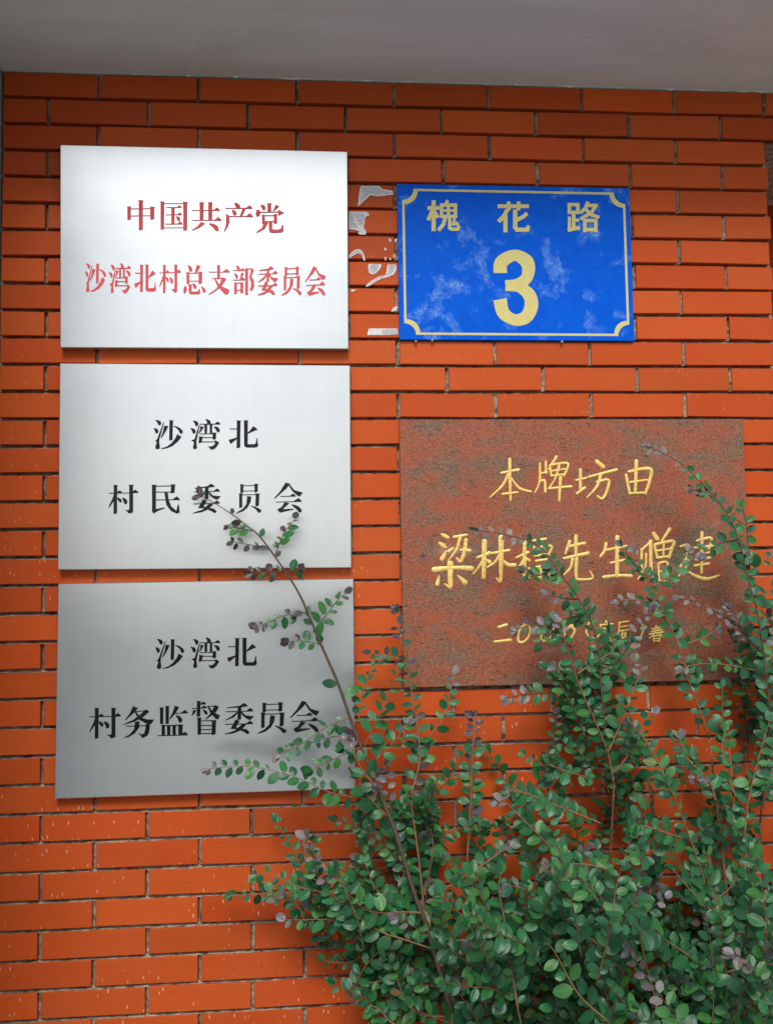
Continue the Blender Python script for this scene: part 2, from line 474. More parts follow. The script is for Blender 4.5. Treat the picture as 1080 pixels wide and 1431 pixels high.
def closed_smooth(pts, n=5):
    k = len(pts); out = []
    for i in range(k):
        p0, p1, p2, p3 = pts[i-1], pts[i], pts[(i+1) % k], pts[(i+2) % k]
        for s in range(n):
            t = s / n
            out.append(tuple(0.5 * (2*p1[j] + (p2[j]-p0[j])*t + (2*p0[j]-5*p1[j]+4*p2[j]-p3[j])*t*t + (3*p1[j]-p0[j]-3*p2[j]+p3[j])*t**3) for j in (0, 1)))
    return out

def parse(text, thin, weight=0.0):
    """stroke text -> list of polygons in crop pixels.  h x0 y0 x1 y1 serif | v x0 y0 x1 y1 w | p polygon | s smooth blob | l w polyline"""
    polys = []
    for part in text.split(';'):
        a = part.split()
        if not a: continue
        k, q = a[0], [float(x) for x in a[1:]]
        if k == 'h':
            x0, y0, x1, y1, s = q; t = thin / 2
            polys.append([(x0, y0-t), (x1, y1-t), (x1, y1+t), (x0, y0+t)])
            if s: polys.append([(x1 - 2.3*s, y1 - t*0.6), (x1 - 1.0*s, y1 - s), (x1 - 0.75*s, y1 - s*0.92), (x1 + s*0.12, y1 - s*0.1), (x1, y1 + t*0.9), (x1 - 2.2*s, y1 + t*0.9)])
        elif k == 'v':
            x0, y0, x1, y1, w = q; r = w / 2
            polys.append([(x0 - r - w*.16, y0 - w*.04), (x0 - r*.2, y0 + w*.06), (x0 + r + w*.14, y0 + w*.02), (x0 + r + w*.1, y0 + w*.22), (x0 + r, y0 + w*.4), (x1 + r, y1 - w*.1), (x1 - r*.1, y1 + w*.08), (x1 - r, y1 + w*.1), (x0 - r, y0 + w*.36)])
        elif k == 'p': polys.append(list(zip(q[::2], q[1::2])))
        elif k == 's': polys.append(closed_smooth(list(zip(q[::2], q[1::2]))))
        elif k == 'l':
            w = q[0] / 2; pts = list(zip(q[1::2], q[2::2]))
            for i in range(len(pts) - 1):
                (x0, y0), (x1, y1) = pts[i], pts[i+1]
                L = math.hypot(x1-x0, y1-y0); ux, uy = (x1-x0)/L, (y1-y0)/L
                e0 = w * .75 if i else 0; e1 = w * .75 if i < len(pts) - 2 else 0
                x0 -= ux*e0; y0 -= uy*e0; x1 += ux*e1; y1 += uy*e1
                polys.append([(x0 - uy*w, y0 + ux*w), (x1 - uy*w, y1 + ux*w), (x1 + uy*w, y1 - ux*w), (x0 + uy*w, y0 - ux*w)])
    return [fatten(p, weight) for p in polys] if weight else polys

def fatten(p, e):
    """push every edge of a polygon outwards by e"""
    area = sum(p[i-1][0] * p[i][1] - p[i][0] * p[i-1][1] for i in range(len(p)))
    sg = 1 if area > 0 else -1; out = []
    for i in range(len(p)):
        a, b_, c = p[i-1], p[i], p[(i+1) % len(p)]
        n1 = (b_[1]-a[1], a[0]-b_[0]); n2 = (c[1]-b_[1], b_[0]-c[0])
        l1, l2 = math.hypot(*n1) or 1, math.hypot(*n2) or 1
        nx, ny = n1[0]/l1 + n2[0]/l2, n1[1]/l1 + n2[1]/l2
        L = math.hypot(nx, ny) or 1
        out.append((b_[0] + sg * nx / L * e, b_[1] + sg * ny / L * e))
    return out

def bounds(polys):
    xs = [p[0] for q in polys for p in q]; ys = [p[1] for q in polys for p in q]
    return min(xs), min(ys), max(xs), max(ys)

def lay_polys(mb, polys, ox, oy, sc, d):
    """fill polygons (crop pixels) as thin paint d metres off the wall, each stroke a hair above the last"""
    for i, q in enumerate(polys):
        pts = [at(ox + x / sc, oy + y / sc, d + 0.00004 * i) for x, y in q]
        tris = tessellate_polygon([[Vector((p.x, p.z, 0)) for p in pts]])
        fs = []
        for t in tris:
            a, b_, c = (pts[j] for j in t)
            n = (b_.x-a.x)*(c.z-a.z) - (b_.z-a.z)*(c.x-a.x)
            fs.append(tuple(t) if n > 0 else (t[0], t[2], t[1]))
        mb.add(pts, fs)

# glyph outlines traced stroke by stroke: name -> (crop origin x, y, crop scale, hairline, strokes)
GLYPH = {
 'sha': (205,575,6.545,5, "s 82 79 112 84 130 100 122 124 106 118 98 98;s 68 152 92 160 104 174 98 196 86 198 78 180;p 154 97 157 100 113 255 111 275 118 325 112 340 96 343 82 336 80 322 92 290 90 274 76 268 92 258 100 245;p 160 130 196 134 180 165 150 215 133 240 131 236 152 180;v 224 80 220 260 27;s 246 133 285 142 318 165 327 186 318 200 304 196 292 170 270 148;p 280 208 316 230 285 270 235 312 180 335 135 341 134 337 185 322 225 292 260 250"),
 'wan': (205,575,6.545,5, "s 425 84 455 90 470 105 464 128 450 130 438 104;s 402 154 432 160 446 176 440 198 424 198 416 176;p 479 124 484 128 452 270 452 285 458 330 446 343 430 342 424 326 432 295 430 276 406 264 426 258 438 254;s 540 70 572 80 584 98 578 116 556 116 552 92;h 484 115 670 115 22;p 492 134 522 140 498 176 480 198 478 194 490 168;v 540 118 540 195 21;v 587 118 587 195 19;s 614 138 645 142 664 160 664 182 650 188 638 172 626 152;h 486 205 606 203 0;v 618 193 618 252 27;h 500 238 610 238 0;v 494 228 488 283 26;h 500 277 640 277 0;p 622 266 636 268 662 284 640 316 622 336 600 346 584 344 572 326 556 318 590 320 612 312 628 290"),
 'bei': (205,575,6.545,6, "h 760 159 832 159 0;v 841 82 838 330 30;p 750 260 830 236 830 244 800 268 766 296;v 907 80 907 310 31;p 893 300 900 322 918 328 990 328 1010 322 1020 306 1012 290 1012 244 1008 244 998 290 986 300 924 300 920 290;p 976 134 1014 164 990 172 926 202 924 196 950 168"),
 'cun': (115,975,6.171,5, "h 65 168 185 165 22;v 125 92 122 353 28;p 112 178 122 178 116 225 66 298 62 294 95 225;s 140 208 168 218 180 235 176 250 162 246 148 226;h 190 166 330 161 24;v 268 90 268 330 30;p 283 318 284 340 270 346 258 352 244 348 232 332 210 324 240 322 256 316;s 190 208 222 224 230 244 226 262 208 264 202 244 194 226"),
 'wu': (115,975,6.171,5, "p 438 76 478 92 446 130 374 196 370 192 410 140;h 452 120 540 117 0;p 545 104 578 122 520 170 450 208 360 236 358 232 440 194 500 150;p 452 128 462 124 500 172 560 192 618 192 590 232 560 228 490 190;h 378 250 560 243 0;p 455 212 492 206 488 260 450 310 400 340 362 350 362 346 410 320 448 275;p 545 236 560 228 582 238 574 300 560 330 518 350 506 328 480 312 520 320 536 308 548 260"),
 'jian': (115,975,6.171,5, "v 684 86 684 225 26;v 732 74 732 225 26;p 798 72 834 86 800 140 756 188 752 184 780 130;h 806 138 906 134 24;s 808 154 842 168 860 192 852 214 836 212 826 188;v 698 236 698 328 26;h 700 242 850 240 0;v 745 244 745 328 25;v 792 244 792 328 25;v 846 234 846 326 34;h 650 331 906 324 24"),
 'du': (280,970,6.171,5, "v -14 62 -16 186 28;h -6 90 45 87 19;h -73 127 52 122 20;p -62 140 -34 144 -50 166 -74 190 -76 186 -66 164;p -2 178 -6 194 -22 198 -30 184 -40 178 -14 180;s 22 138 48 148 60 164 54 178 40 170;h 58 108 130 106 0;p 122 96 158 112 138 150 110 176 46 222 44 218 92 166 110 132;p 62 112 74 112 108 158 168 188 150 220 132 214 90 168;v -10 205 -10 350 27;h -10 234 110 232 0;v 117 228 113 350 31;h 0 275 105 273 0;h 0 310 105 309 0;h -10 344 110 342 0"),
 'wei': (280,970,6.171,5, "p 375 80 400 96 408 106 350 114 230 124 230 119 340 104;h 222 155 452 148 24;v 337 108 335 220 28;p 316 158 324 162 290 200 218 230 216 226 270 194;p 345 155 356 155 390 188 462 194 430 224 410 220 370 190;p 305 222 336 234 304 290 300 302 262 302 264 297;p 290 288 350 300 400 308 424 334 408 348 380 330 330 306 284 300;p 360 262 398 262 350 312 290 338 214 350 212 346 300 318;h 215 264 450 258 24"),
 'yuan': (280,970,6.171,5, "v 550 78 550 155 26;h 555 92 690 88 0;v 691 74 690 148 29;h 550 140 690 138 0;v 539 162 539 290 27;h 540 176 700 172 0;v 704 162 700 275 32;p 604 186 642 192 634 240 604 290 560 324 498 344 498 338 560 304 596 262;s 640 276 690 288 735 312 738 326 722 338 706 328 680 300"),
 'hui': (280,970,6.171,5, "p 876 62 916 72 880 115 780 208 776 202 830 140;p 904 88 916 84 950 130 1026 152 1000 186 975 174 935 136;h 830 187 962 184 22;h 790 238 1014 231 28;p 868 240 908 248 850 302 945 298 946 304 826 332 802 304 840 284;s 930 260 985 276 1016 310 1012 326 996 328 970 300"),
 'min': (145,665,3.724,3.2, "v 261 46 261 186 18;h 265 54 355 52 0;v 360 44 358 88 18;h 262 84 355 84 0;p 252 178 270 174 316 164 316 168 280 182 258 196;h 265 125 394 124 16;p 316 88 332 88 337 128 350 160 378 182 386 150 390 150 394 190 380 196 350 182 326 150"),
 'zhong': (165,270,4.32,2.6, "v 66 78 66 156 18;h 70 92 205 90 0;v 206 80 206 154 22;h 66 135 205 133 0;v 137 40 137 218 22"),
 'guo': (165,270,4.32,2.6, "v 267 48 267 215 19;h 270 60 400 60 0;v 405 50 405 220 21;h 275 207 400 206 0;h 292 83 382 83 12;h 290 128 384 127 12;v 331 84 331 185 17;h 285 184 388 183 13;s 352 138 372 146 372 162 360 162"),
 'gong': (165,270,4.32,2.6, "v 504 52 504 160 21;v 556 52 556 160 21;h 445 101 612 101 16;h 445 161 622 161 18;p 500 172 524 180 490 205 450 222 448 218 480 198;s 550 180 590 190 606 210 602 224 590 222 570 200"),
 'chan': (165,270,4.32,2.6, "s 704 56 730 66 736 84 722 90 710 76;h 648 88 808 88 16;s 690 98 710 108 714 124 700 128 692 114;p 752 92 768 94 748 134 736 138 738 130;h 660 137 812 138 18;p 652 122 670 134 672 170 660 200 642 230 640 226 652 190"),
 'dang': (165,270,4.32,2.6, "v 913 58 913 106 20;s 862 68 884 74 888 92 876 98 868 84;p 952 68 972 76 946 98 934 104;s 838 100 856 104 854 128 840 136 832 126;h 850 112 985 110 0;p 968 98 1002 116 982 122 970 134 966 116;v 877 128 877 180 15;h 880 132 950 132 0;v 950 124 950 178 17;h 877 168 945 167 0;p 886 170 905 174 884 210 838 236 836 232 868 208;v 920 168 920 218 18;p 911 205 914 228 930 234 985 232 998 222 996 190 990 190 984 212 960 220 930 216"),
 'zong': (110,360,6,4, "s 918 62 942 76 950 96 944 112 930 110 922 88;p 990 58 1020 70 990 118 974 124;h 910 128 1010 128 0;v 915 120 915 214 20;v 1019 116 1019 212 26;h 915 194 1008 194 0;s 890 238 904 250 898 284 884 296 880 270;v 934 222 934 275 22;p 923 262 926 296 940 302 1000 302 1018 296 1015 262 1008 262 1000 282 945 284;s 956 216 978 224 986 246 976 258 964 246;s 1030 238 1056 260 1062 282 1046 288 1036 262"),
 'zhi': (285,360,6,4, "h 40 118 212 118 24;v 122 62 122 172 20;h 68 171 160 171 0;p 153 162 186 176 140 240 90 280 42 308 40 304 100 262 136 212;p 88 176 98 176 130 232 214 270 196 306 170 298 110 228"),
 'bu': (285,360,6,4, "s 272 64 294 74 299 92 286 102 278 84;h 245 105 340 104 16;s 256 130 276 140 283 160 272 172 264 154;p 312 124 334 130 306 178 304 172;h 245 186 342 183 18;v 264 206 264 298 19;h 264 211 315 210 0;v 317 206 317 290 21;h 264 271 316 269 0;v 357 88 357 306 20;h 360 92 400 90 0;p 396 86 418 100 394 150 416 188 420 230 404 268 388 272 386 262 396 240 396 200 380 156 392 130"),
}
def glyph(mb, name, d, target=None):
    """target: bounding box (photo pixels x0 y0 x1 y1) the glyph is fitted to; None leaves it where it was traced"""
    ox, oy, sc, thin, text = GLYPH[name]
    polys = parse(text, thin, 0.32 * sc)
    if target is not None:
        a0, b0, a1, b1 = bounds(polys); x0, y0, x1, y1 = target
        kx, ky = (x1 - x0) / (a1 - a0), (y1 - y0) / (b1 - b0)
        polys = [[(x0 + (x - a0) * kx, y0 + (y - b0) * ky) for x, y in q] for q in polys]
        ox, oy, sc = 0, 0, 1
    lay_polys(mb, polys, ox, oy, sc, d)

def crop(ox, oy, sc, x0, y0, x1, y1): return (ox + x0/sc, oy + y0/sc, ox + x1/sc, oy + y1/sc)

# ------------------------------------------------------------------ three stainless plaques
PD = 0.027                                   # plaque front in front of the brick faces
def plaque(name_label, corners, lines, mat, tilt):
    """corners: photo pixels of the front face (top-left, top-right, bottom-right, bottom-left)"""
    q = [at(x, y, PD) for x, y in corners]
    c = sum(q, Vector()) / 4
    root = empty("steel_plaque", (c.x, -0.001, min(p.z for p in q)), name_label, "plaque", "brushed steel plaques in a column")
    mb = MB(); ch = 0.0016
    vs = []
    for p in q: vs.append((p.x + ch * (1 if p.x < c.x else -1), -PD, p.z + ch * (1 if p.z < c.z else -1)))
    for p in q: vs.append((p.x, -PD + ch, p.z))
    for p in q: vs.append((p.x, -0.001, p.z))
    fs = [(3, 2, 1, 0), (8, 9, 10, 11)]
    for a in range(4):
        b_ = (a + 1) % 4; fs += [(a, b_, b_ + 4, a + 4), (a + 4, b_ + 4, b_ + 8, a + 8)]
    # a pressed sheet is never dead flat: split the face into a grid with a very slight dish
    n = 14; base = len(vs); fs.pop(0)
    f0, f1, f2, f3 = (Vector(v) for v in vs[:4])
    for j in range(n + 1):
        for i in range(n + 1):
            s, t = i / n, j / n
            p = (f0*(1-s) + f1*s)*(1-t) + (f3*(1-s) + f2*s)*t
            e = math.sin(math.pi * s) * math.sin(math.pi * t)
            p.y -= 0.0006 * e + tilt * 0.0006 * math.sin(math.pi * 2 * s) * e
            vs.append(tuple(p))
    for j in range(n):
        for i in range(n):
            a = base + j * (n + 1) + i; fs.append((a, a + n + 1, a + n + 2, a + 1))
    mb.add(vs, fs)
    panel = mb.build("panel", M_STEEL, root)
    for k in range(len(fs) - n * n, len(fs)): panel.data.polygons[k].use_smooth = True
    for row in lines:
        for name, tgt in row:
            lb = MB(); glyph(lb, name, PD + 0.0018, tgt); lb.build("character", mat, root)

B = lambda *q: crop(110, 360, 6, *q)
C = lambda *q: crop(285, 360, 6, *q)
plaque("brushed steel plaque with red characters, topmost of the column of three",
       [(84, 201.5), (485.5, 211), (487, 487.5), (84, 485.5)],
       [[(k, None) for k in ('zhong', 'guo', 'gong', 'chan', 'dang')],
        [('sha', B(52,46,228,284)), ('wan', B(252,44,438,296)), ('bei', B(464,54,650,286)), ('cun', B(675,54,858,294)), ('zong', None),
         ('zhi', None), ('bu', None), ('wei', C(450,66,622,314)), ('yuan', C(650,72,818,316)), ('hui', C(845,70,1022,316))]], M_RED, 1.0)
E_ = lambda *q: crop(145, 665, 3.724, *q)
plaque("brushed steel plaque with dark characters, between the red-lettered plaque and the lowest one",
       [(83.5, 507), (489, 510), (491, 793.5), (80.5, 796.5)],
       [[('sha', None), ('wan', None), ('bei', None)],
        [('cun', E_(24,45,180,198)), ('min', None), ('wei', E_(462,40,610,196)), ('yuan', E_(690,40,820,196)), ('hui', E_(886,34,1036,192))]], M_CHARCOAL, -0.6)
F = lambda *q: crop(205, 880, 6.545, *q)
plaque("brushed steel plaque with black characters, lowest of the column and crossed by leafy twigs",
       [(81, 815.5), (494, 808.5), (497, 1103), (76, 1117)],
       [[('sha', F(80,85,342,362)), ('wan', F(402,72,675,357)), ('bei', F(734,74,1010,336))],
        [(k, None) for k in ('cun', 'wu', 'jian', 'du', 'wei', 'yuan', 'hui')]], M_BLACK, 0.7)

# ------------------------------------------------------------------ blue house number plate
ND = 0.009
q = [at(x, y, ND) for x, y in ((555, 257), (880, 262), (885.5, 475), (558, 475.5))]
root = empty("house_number_plate", (sum(p.x for p in q) / 4, -0.001, q[3].z), "blue house number plate with cream border and a big figure 3", "sign")
px0, px1 = (q[0].x + q[3].x) / 2, (q[1].x + q[2].x) / 2
pz0, pz1 = (q[2].z + q[3].z) / 2, (q[0].z + q[1].z) / 2
mb = MB(); mb.slab(px0, px1, pz0, pz1, -ND, -0.0005, 0.0008); mb.build("panel", M_PLATE, root)
def border_path(inset, r):
    x0, x1, z0, z1 = px0 + inset, px1 - inset, pz0 + inset, pz1 - inset
    pts = []
    for cx, cz, a0 in ((x0, z1, 270), (x0, z0, 0), (x1, z0, 90), (x1, z1, 180)):
        seq = [math.radians(a0 + 90 * k / 10) for k in range(11)]
        arc = [(cx + r * math.cos(a), cz + r * math.sin(a)) for a in seq]
        if (cx, cz) == (x0, z1): arc = arc[::-1]
        elif (cx, cz) == (x0, z0): arc = arc[::-1]
        elif (cx, cz) == (x1, z0): arc = arc[::-1]
        else: arc = arc[::-1]
        pts += arc
    return pts
out_p, in_p = border_path(0.0125, 0.030), border_path(0.0185, 0.0345)
mb = MB(); k = len(out_p)
mb.add([(x, -ND - 0.0004, z) for x, z in out_p] + [(x, -ND - 0.0004, z) for x, z in in_p],
       [(i, k + i, k + (i + 1) % k, (i + 1) % k) for i in range(k)])
mb.build("border", M_CREAM, root)
mb = MB(); lay_polys(mb, parse("l 24 85 38 85 214;l 22 50 82 118 82;l 22 80 92 54 152;l 20 92 104 110 138;l 18 166 38 152 62;l 20 130 62 130 136;l 20 209 62 209 136;l 20 120 66 219 66;l 14 128 97 212 97;l 18 120 130 219 130;l 18 169 66 169 132;l 21 152 134 140 176 112 210;l 19 176 134 176 196 188 203 230 203;l 16 226 206 226 182;l 14 205 140 194 176 222 172;l 12 212 160 226 182", 4), 585, 270, 4.075, ND + .0005); mb.build("character", M_CREAM, root)
mb = MB(); lay_polys(mb, parse("l 22 450 72 628 72;l 22 512 45 512 96;l 22 568 45 568 96;l 24 504 92 486 128 454 160;l 24 494 124 494 221;l 24 549 92 549 190 560 206 622 206;l 18 621 214 624 182;l 22 618 112 592 134 545 158", 4), 585, 270, 4.075, ND + .0005); mb.build("character", M_CREAM, root)
mb = MB(); lay_polys(mb, parse("l 20 857 54 857 116;l 20 906 54 906 116;l 20 848 63 915 63;l 20 848 107 915 107;l 20 882 112 882 196;l 18 858 132 858 206;l 22 848 208 918 194;l 18 882 152 914 152;l 20 964 46 950 82 920 112;l 20 956 68 1010 68 984 108 920 146;l 20 948 88 986 122 1028 136;l 20 946 146 946 221;l 20 1008 146 1008 221;l 20 940 154 1014 154;l 20 940 206 1014 206", 4), 585, 270, 4.075, ND + .0005); mb.build("character", M_CREAM, root)
def brush(mb, pts, widths, ox, oy, sc, d, ridge=0.0, caps=True, n=8):
    """one brush stroke: a strip along the points, optionally ridged along its middle"""
    pts = catmull(pts, n); N_ = len(pts)
    lens = [0.0]
    for i in range(1, N_): lens.append(lens[-1] + math.hypot(pts[i][0]-pts[i-1][0], pts[i][1]-pts[i-1][1]))
    T = lens[-1] or 1.0
    def width(s):
        f = s / T * (len(widths) - 1); i = min(int(f), len(widths) - 2); f -= i
        return widths[i] * (1 - f) + widths[i+1] * f
    rows = []
    for i, (x, y) in enumerate(pts):
        a, b_ = pts[max(i-1, 0)], pts[min(i+1, N_-1)]
        L = math.hypot(b_[0]-a[0], b_[1]-a[1]) or 1.0
        rows.append((x, y, -(b_[1]-a[1])/L, (b_[0]-a[0])/L, width(lens[i]) / 2, 1.0))
    if caps:
        def cap(r, sgn):
            x, y, nx, ny, w, _ = r; tx, ty = ny * sgn, -nx * sgn
            return [(x + tx*w*math.sin(a), y + ty*w*math.sin(a), nx, ny, w*math.cos(a), math.cos(a)) for a in (0.5, 0.95, 1.3, 1.52)]
        rows = cap(rows[0], -1)[::-1] + rows + cap(rows[-1], 1)
    vs, fs = [], []
    for i, (x, y, nx, ny, w, h) in enumerate(rows):
        dd = d + i * 1.5e-6
        for s, hh in ((-1, 0), (-.45, .8), (0, 1), (.45, .8), (1, 0)) if ridge else ((-1, 0), (1, 0)):
            vs.append(at(ox + (x + nx*w*s)/sc, oy + (y + ny*w*s)/sc, dd + ridge*hh*h))
    m = 5 if ridge else 2
    for i in range(len(rows) - 1):
        for k in range(m - 1):
            fs.append((i*m+k, (i+1)*m+k, (i+1)*m+k+1, i*m+k+1))
    mb.add(vs, [f[::-1] for f in fs])
mb = MB()
brush(mb, [(562, 371), (566, 334), (612, 310), (655, 336), (654, 384), (622, 408), (580, 414)], [46, 45, 38, 47, 42, 36, 36], 470, 230, 2.4545, ND + .0005, caps=False)
brush(mb, [(580, 414.5), (628, 420), (662, 448), (668, 486), (650, 522), (612, 532), (573, 508), (561, 461)], [36, 36, 44, 47, 44, 38, 44, 46], 470, 230, 2.4545, ND + .00065, caps=False)
mb.build("numeral", M_CREAM, root)
for x, y in ((581, 477), (604, 475.5), (785, 477.5)):
    c = at(x, y, ND); mb = MB()
    mb.tube([c + Vector((0, .008, 0)), c + Vector((0, -.003, 0)), c + Vector((0, -.0045, 0))], [.0032, .0032, .0012], 8)
    mb.build("fixing_screw", M_KERB, root)

# ------------------------------------------------------------------ red granite plaque with carved gold writing
GD = 0.013
q = [at(x, y, GD) for x, y in ((558.5, 587), (1038.5, 584.5), (1052.5, 950), (563.5, 961))]
root = empty("granite_plaque", (sum(p.x for p in q) / 4, -0.001, q[3].z), "mottled red granite slab with gold handwritten characters behind the shrubs", "plaque")
mb = MB(); mb.slab((q[0].x + q[3].x) / 2, (q[1].x + q[2].x) / 2, (q[2].z + q[3].z) / 2, (q[0].z + q[1].z) / 2, -GD, 0.004, 0.0012)
mb.build("stone", M_GRANITE, root)
GOLD = [
 (670,625,4.154,15, "16 15 11: 175 70 176 180 180 308|12 15: 125 150 225 130|15 13 8: 165 160 130 225 62 290|10 14 12: 182 178 232 238 298 258|13 11: 135 272 222 262|"
  "12 13 9: 350 95 348 200 322 262|14 12: 385 85 384 150|11 11: 355 152 392 145|12 14: 356 195 378 196 381 258|15 9: 446 55 400 128|12 12: 408 108 416 165|13 13 11: 412 104 508 92 505 135 488 168|10 10: 420 138 500 126|11 11: 416 167 490 158|13 10 8: 462 105 440 180 402 238|12 14: 402 240 532 228|16 12: 470 175 462 312|"
  "16 14: 585 130 585 255|12 12: 560 192 622 178|12 14: 564 270 612 234|20 22: 680 82 716 112|13 15: 636 172 796 130|16 14 8: 704 158 680 230 622 293|13 15 12: 682 202 748 190 740 250 714 298 684 284|"
  "15 15: 850 160 872 270|14 18 14: 866 142 988 124 988 190 962 270|18 15: 910 80 904 262|12 12: 872 204 970 190|12 13: 872 268 964 264"),
 (595,735,5.4,24, "14 26 22: 116 62 166 88|22 30 18: 106 132 150 162|10 26 30: 152 190 136 225 122 248|20 18: 212 84 308 68|24 26 18: 302 105 290 200 262 268 236 248|22 18 8: 258 90 230 180 166 266|20 14: 170 192 206 168|16 22: 264 182 330 186|34 22 32: 62 330 200 316 345 320|38 32 30 12: 184 285 184 400 184 462 144 440|10 22 26: 100 378 86 440|10 24 32: 240 375 296 428|"
  "32 26: 442 115 435 390|16 24: 388 240 480 204|18 14: 432 255 400 310 358 362|18 26: 454 258 480 272|36 30 26 12: 568 88 566 300 562 420 532 395|18 20: 494 208 630 184|18 14: 552 226 520 275 466 312|12 26 24: 578 258 625 296 672 296|"
  "26 22: 745 122 742 388|16 20: 684 240 772 200|20 18: 742 252 720 290 690 324|20 22: 748 246 778 260|16 18: 812 112 905 98|16 18: 815 158 826 226|16 16: 820 228 925 214|18 16: 868 160 948 154 924 222|18 18: 832 266 908 252|16 20: 780 322 905 300|24 22 10: 862 310 862 402 842 385|14 18: 798 350 782 388|14 24: 920 345 945 382"),
 (770,730,4.32,18, "18 12: 112 116 86 190|14 16: 106 146 202 126|14 18: 78 218 224 186|20 16: 150 84 150 204|16 14 10: 130 222 116 275 78 316|18 16 14 8: 154 220 152 330 182 346 250 338 234 295|"
  "16 14: 332 128 320 175 298 206|14 14: 330 168 456 144|22 20: 400 90 398 325|12 14: 358 246 442 228|18 16 20: 318 332 400 322 482 324|"
  "14 12: 546 164 546 296|13 12: 546 168 606 112|18 16: 599 116 604 300|12 9: 574 190 566 280 524 344|10 14: 574 290 610 326|20 22: 620 68 640 100|18 12: 716 40 668 114|14 14: 624 140 640 214|14 18 14: 628 134 736 114 728 160 712 212|11 11: 680 130 677 206|11 11: 640 172 722 160|12 13: 640 214 714 206|12 13: 650 248 700 244 704 330|12 12: 646 252 652 348|10 10: 655 298 700 292|11 13: 650 350 704 362|"
  "14 14 10: 782 146 830 138 816 200|12 16 12 8: 780 268 828 206 818 265 758 338|9 15 20 10: 778 264 860 318 938 342 1016 320|14 16 12: 880 112 966 96 952 168|13 15: 858 156 986 140|12 12: 884 192 958 182|13 14: 874 226 962 214|13 15: 866 262 952 250|17 14: 910 64 908 306"),
 (670,840,3.857,13, "13 16: 102 142 146 128|12 16: 80 220 168 211|15 12 15 12 14: 262 128 220 150 208 212 235 222 266 190 270 142 240 126|15 12 15 12 14: 388 125 345 150 332 205 360 214 390 188 394 140 366 124|15 12 15 12 14: 500 134 462 162 466 212 492 200 512 160 490 134|"
  "10 11: 596 108 574 160 598 212|12 12: 680 110 688 124|10 11: 650 130 716 124|11 8: 654 130 646 180 618 210|9 9: 668 150 706 146 700 176|9 9: 660 166 716 160|9 9: 668 184 706 178|10 8: 686 140 680 186 650 212|9 12: 686 186 714 208|"
  "10 11: 752 118 802 110|11 8: 754 120 748 172 728 210|9 9: 764 140 796 135|9 10: 756 162 806 155|10 10: 770 162 766 202 786 190|9 9: 796 165 778 182|9 12: 780 176 822 206|"
  "10 13 10: 865 104 882 152 862 212|10 11: 930 152 976 143|9 10: 926 166 982 156|10 11: 914 180 992 168|12 8: 952 136 945 172 914 202|9 13: 960 172 994 196|10 10: 938 192 938 218|10 10: 938 192 970 187 968 217|8 8: 938 205 968 203|9 9: 938 218 968 216"),
]
for ox, oy, sc, w, text in GOLD:
    mb = MB()
    for k, part in enumerate(text.split('|')):
        if not part.strip(): continue
        ws, ps = part.split(':'); ws = [float(v) * (1.2 if oy < 800 else 1.05) for v in ws.split()]; ps = [float(v) for v in ps.split()]
        brush(mb, list(zip(ps[::2], ps[1::2])), ws, ox, oy, sc, GD + 0.0003 + 0.00003 * k, ridge=0.0022, n=6)
    mb.build("gold_lettering", M_GOLD, root, smooth=True)

# ------------------------------------------------------------------ scraps of torn paper on the bricks
def scrap(label, outer, inner=None):
    p = parse(outer, 4)
    x0, y0, x1, y1 = bounds(p)
    c = at(475 + (x0+x1)/2/6.22, 250 + y1/6.22, 0.001)
    r = empty("paper_scrap", c, label, "paper scrap", "torn paper remnants between the plaque and the number plate")
    mb = MB(); lay_polys(mb, p, 475, 250, 6.22, 0.0016); mb.build("paper", M_PAPER, r)
    if inner:
        mb = MB(); lay_polys(mb, parse(inner, 4), 475, 250, 6.22, 0.0019); mb.build("residue", M_WORN, r)
scrap("torn white paper with a pointed tail, topmost scrap right of the red-lettered plaque",
      "p 182 58 335 58 370 84 400 92 462 102 464 134 400 140 330 150 265 138 215 182 156 240 160 190 170 100",
      "p 192 70 325 66 352 84 395 104 452 110 454 126 392 130 330 138 262 126 208 168 170 212 178 150 182 104")
scrap("grey ragged paper patch touching the plaque edge, second scrap from the top",
      "p 78 282 225 284 240 288 254 302 250 318 232 322 216 340 218 372 206 410 206 424 226 446 230 466 222 482 170 482 156 466 166 452 140 442 78 434",
      "p 80 290 180 290 205 300 220 318 208 340 206 372 192 400 160 398 168 372 150 362 140 340 120 352 118 372 150 380 156 412 120 430 80 424")
scrap("arched white paper strip next to the plaque edge, on the third brick down",
      "p 82 660 104 632 130 614 160 608 190 620 210 656 222 706 206 706 192 668 176 652 150 646 116 662 82 690",
      "p 84 668 110 640 140 622 164 622 184 636 200 668 190 660 172 642 148 636 112 652 84 680")
scrap("rounded drop of pale paper glued on the fourth brick down",
      "s 250 740 300 738 358 742 346 780 320 812 285 828 258 818 246 786",
      "s 272 742 315 740 340 746 330 776 308 802 286 812 268 800 262 770")
scrap("long wavy paper strip sloping down from the number plate edge",
      "p 412 742 488 742 490 786 470 826 420 850 360 866 318 886 276 916 232 936 222 930 250 900 300 866 340 846 396 832 406 800",
      "p 426 748 470 746 472 782 452 814 402 838 340 858 280 898 248 922 290 882 340 854 404 832 420 798")
scrap("small curled white paper bit at a brick corner beside the number plate", "p 496 1104 470 1112 450 1136 446 1154 462 1150 496 1140", None)
scrap("straight white label strip running under the number plate, lowest scrap",
      "p 250 1298 500 1298 504 1350 360 1356 236 1356", "p 360 1304 496 1302 500 1344 362 1350")
scrap("thin pale paper flake by the plaque edge on the fifth brick down", "p 96 960 146 958 120 976 96 978", None)
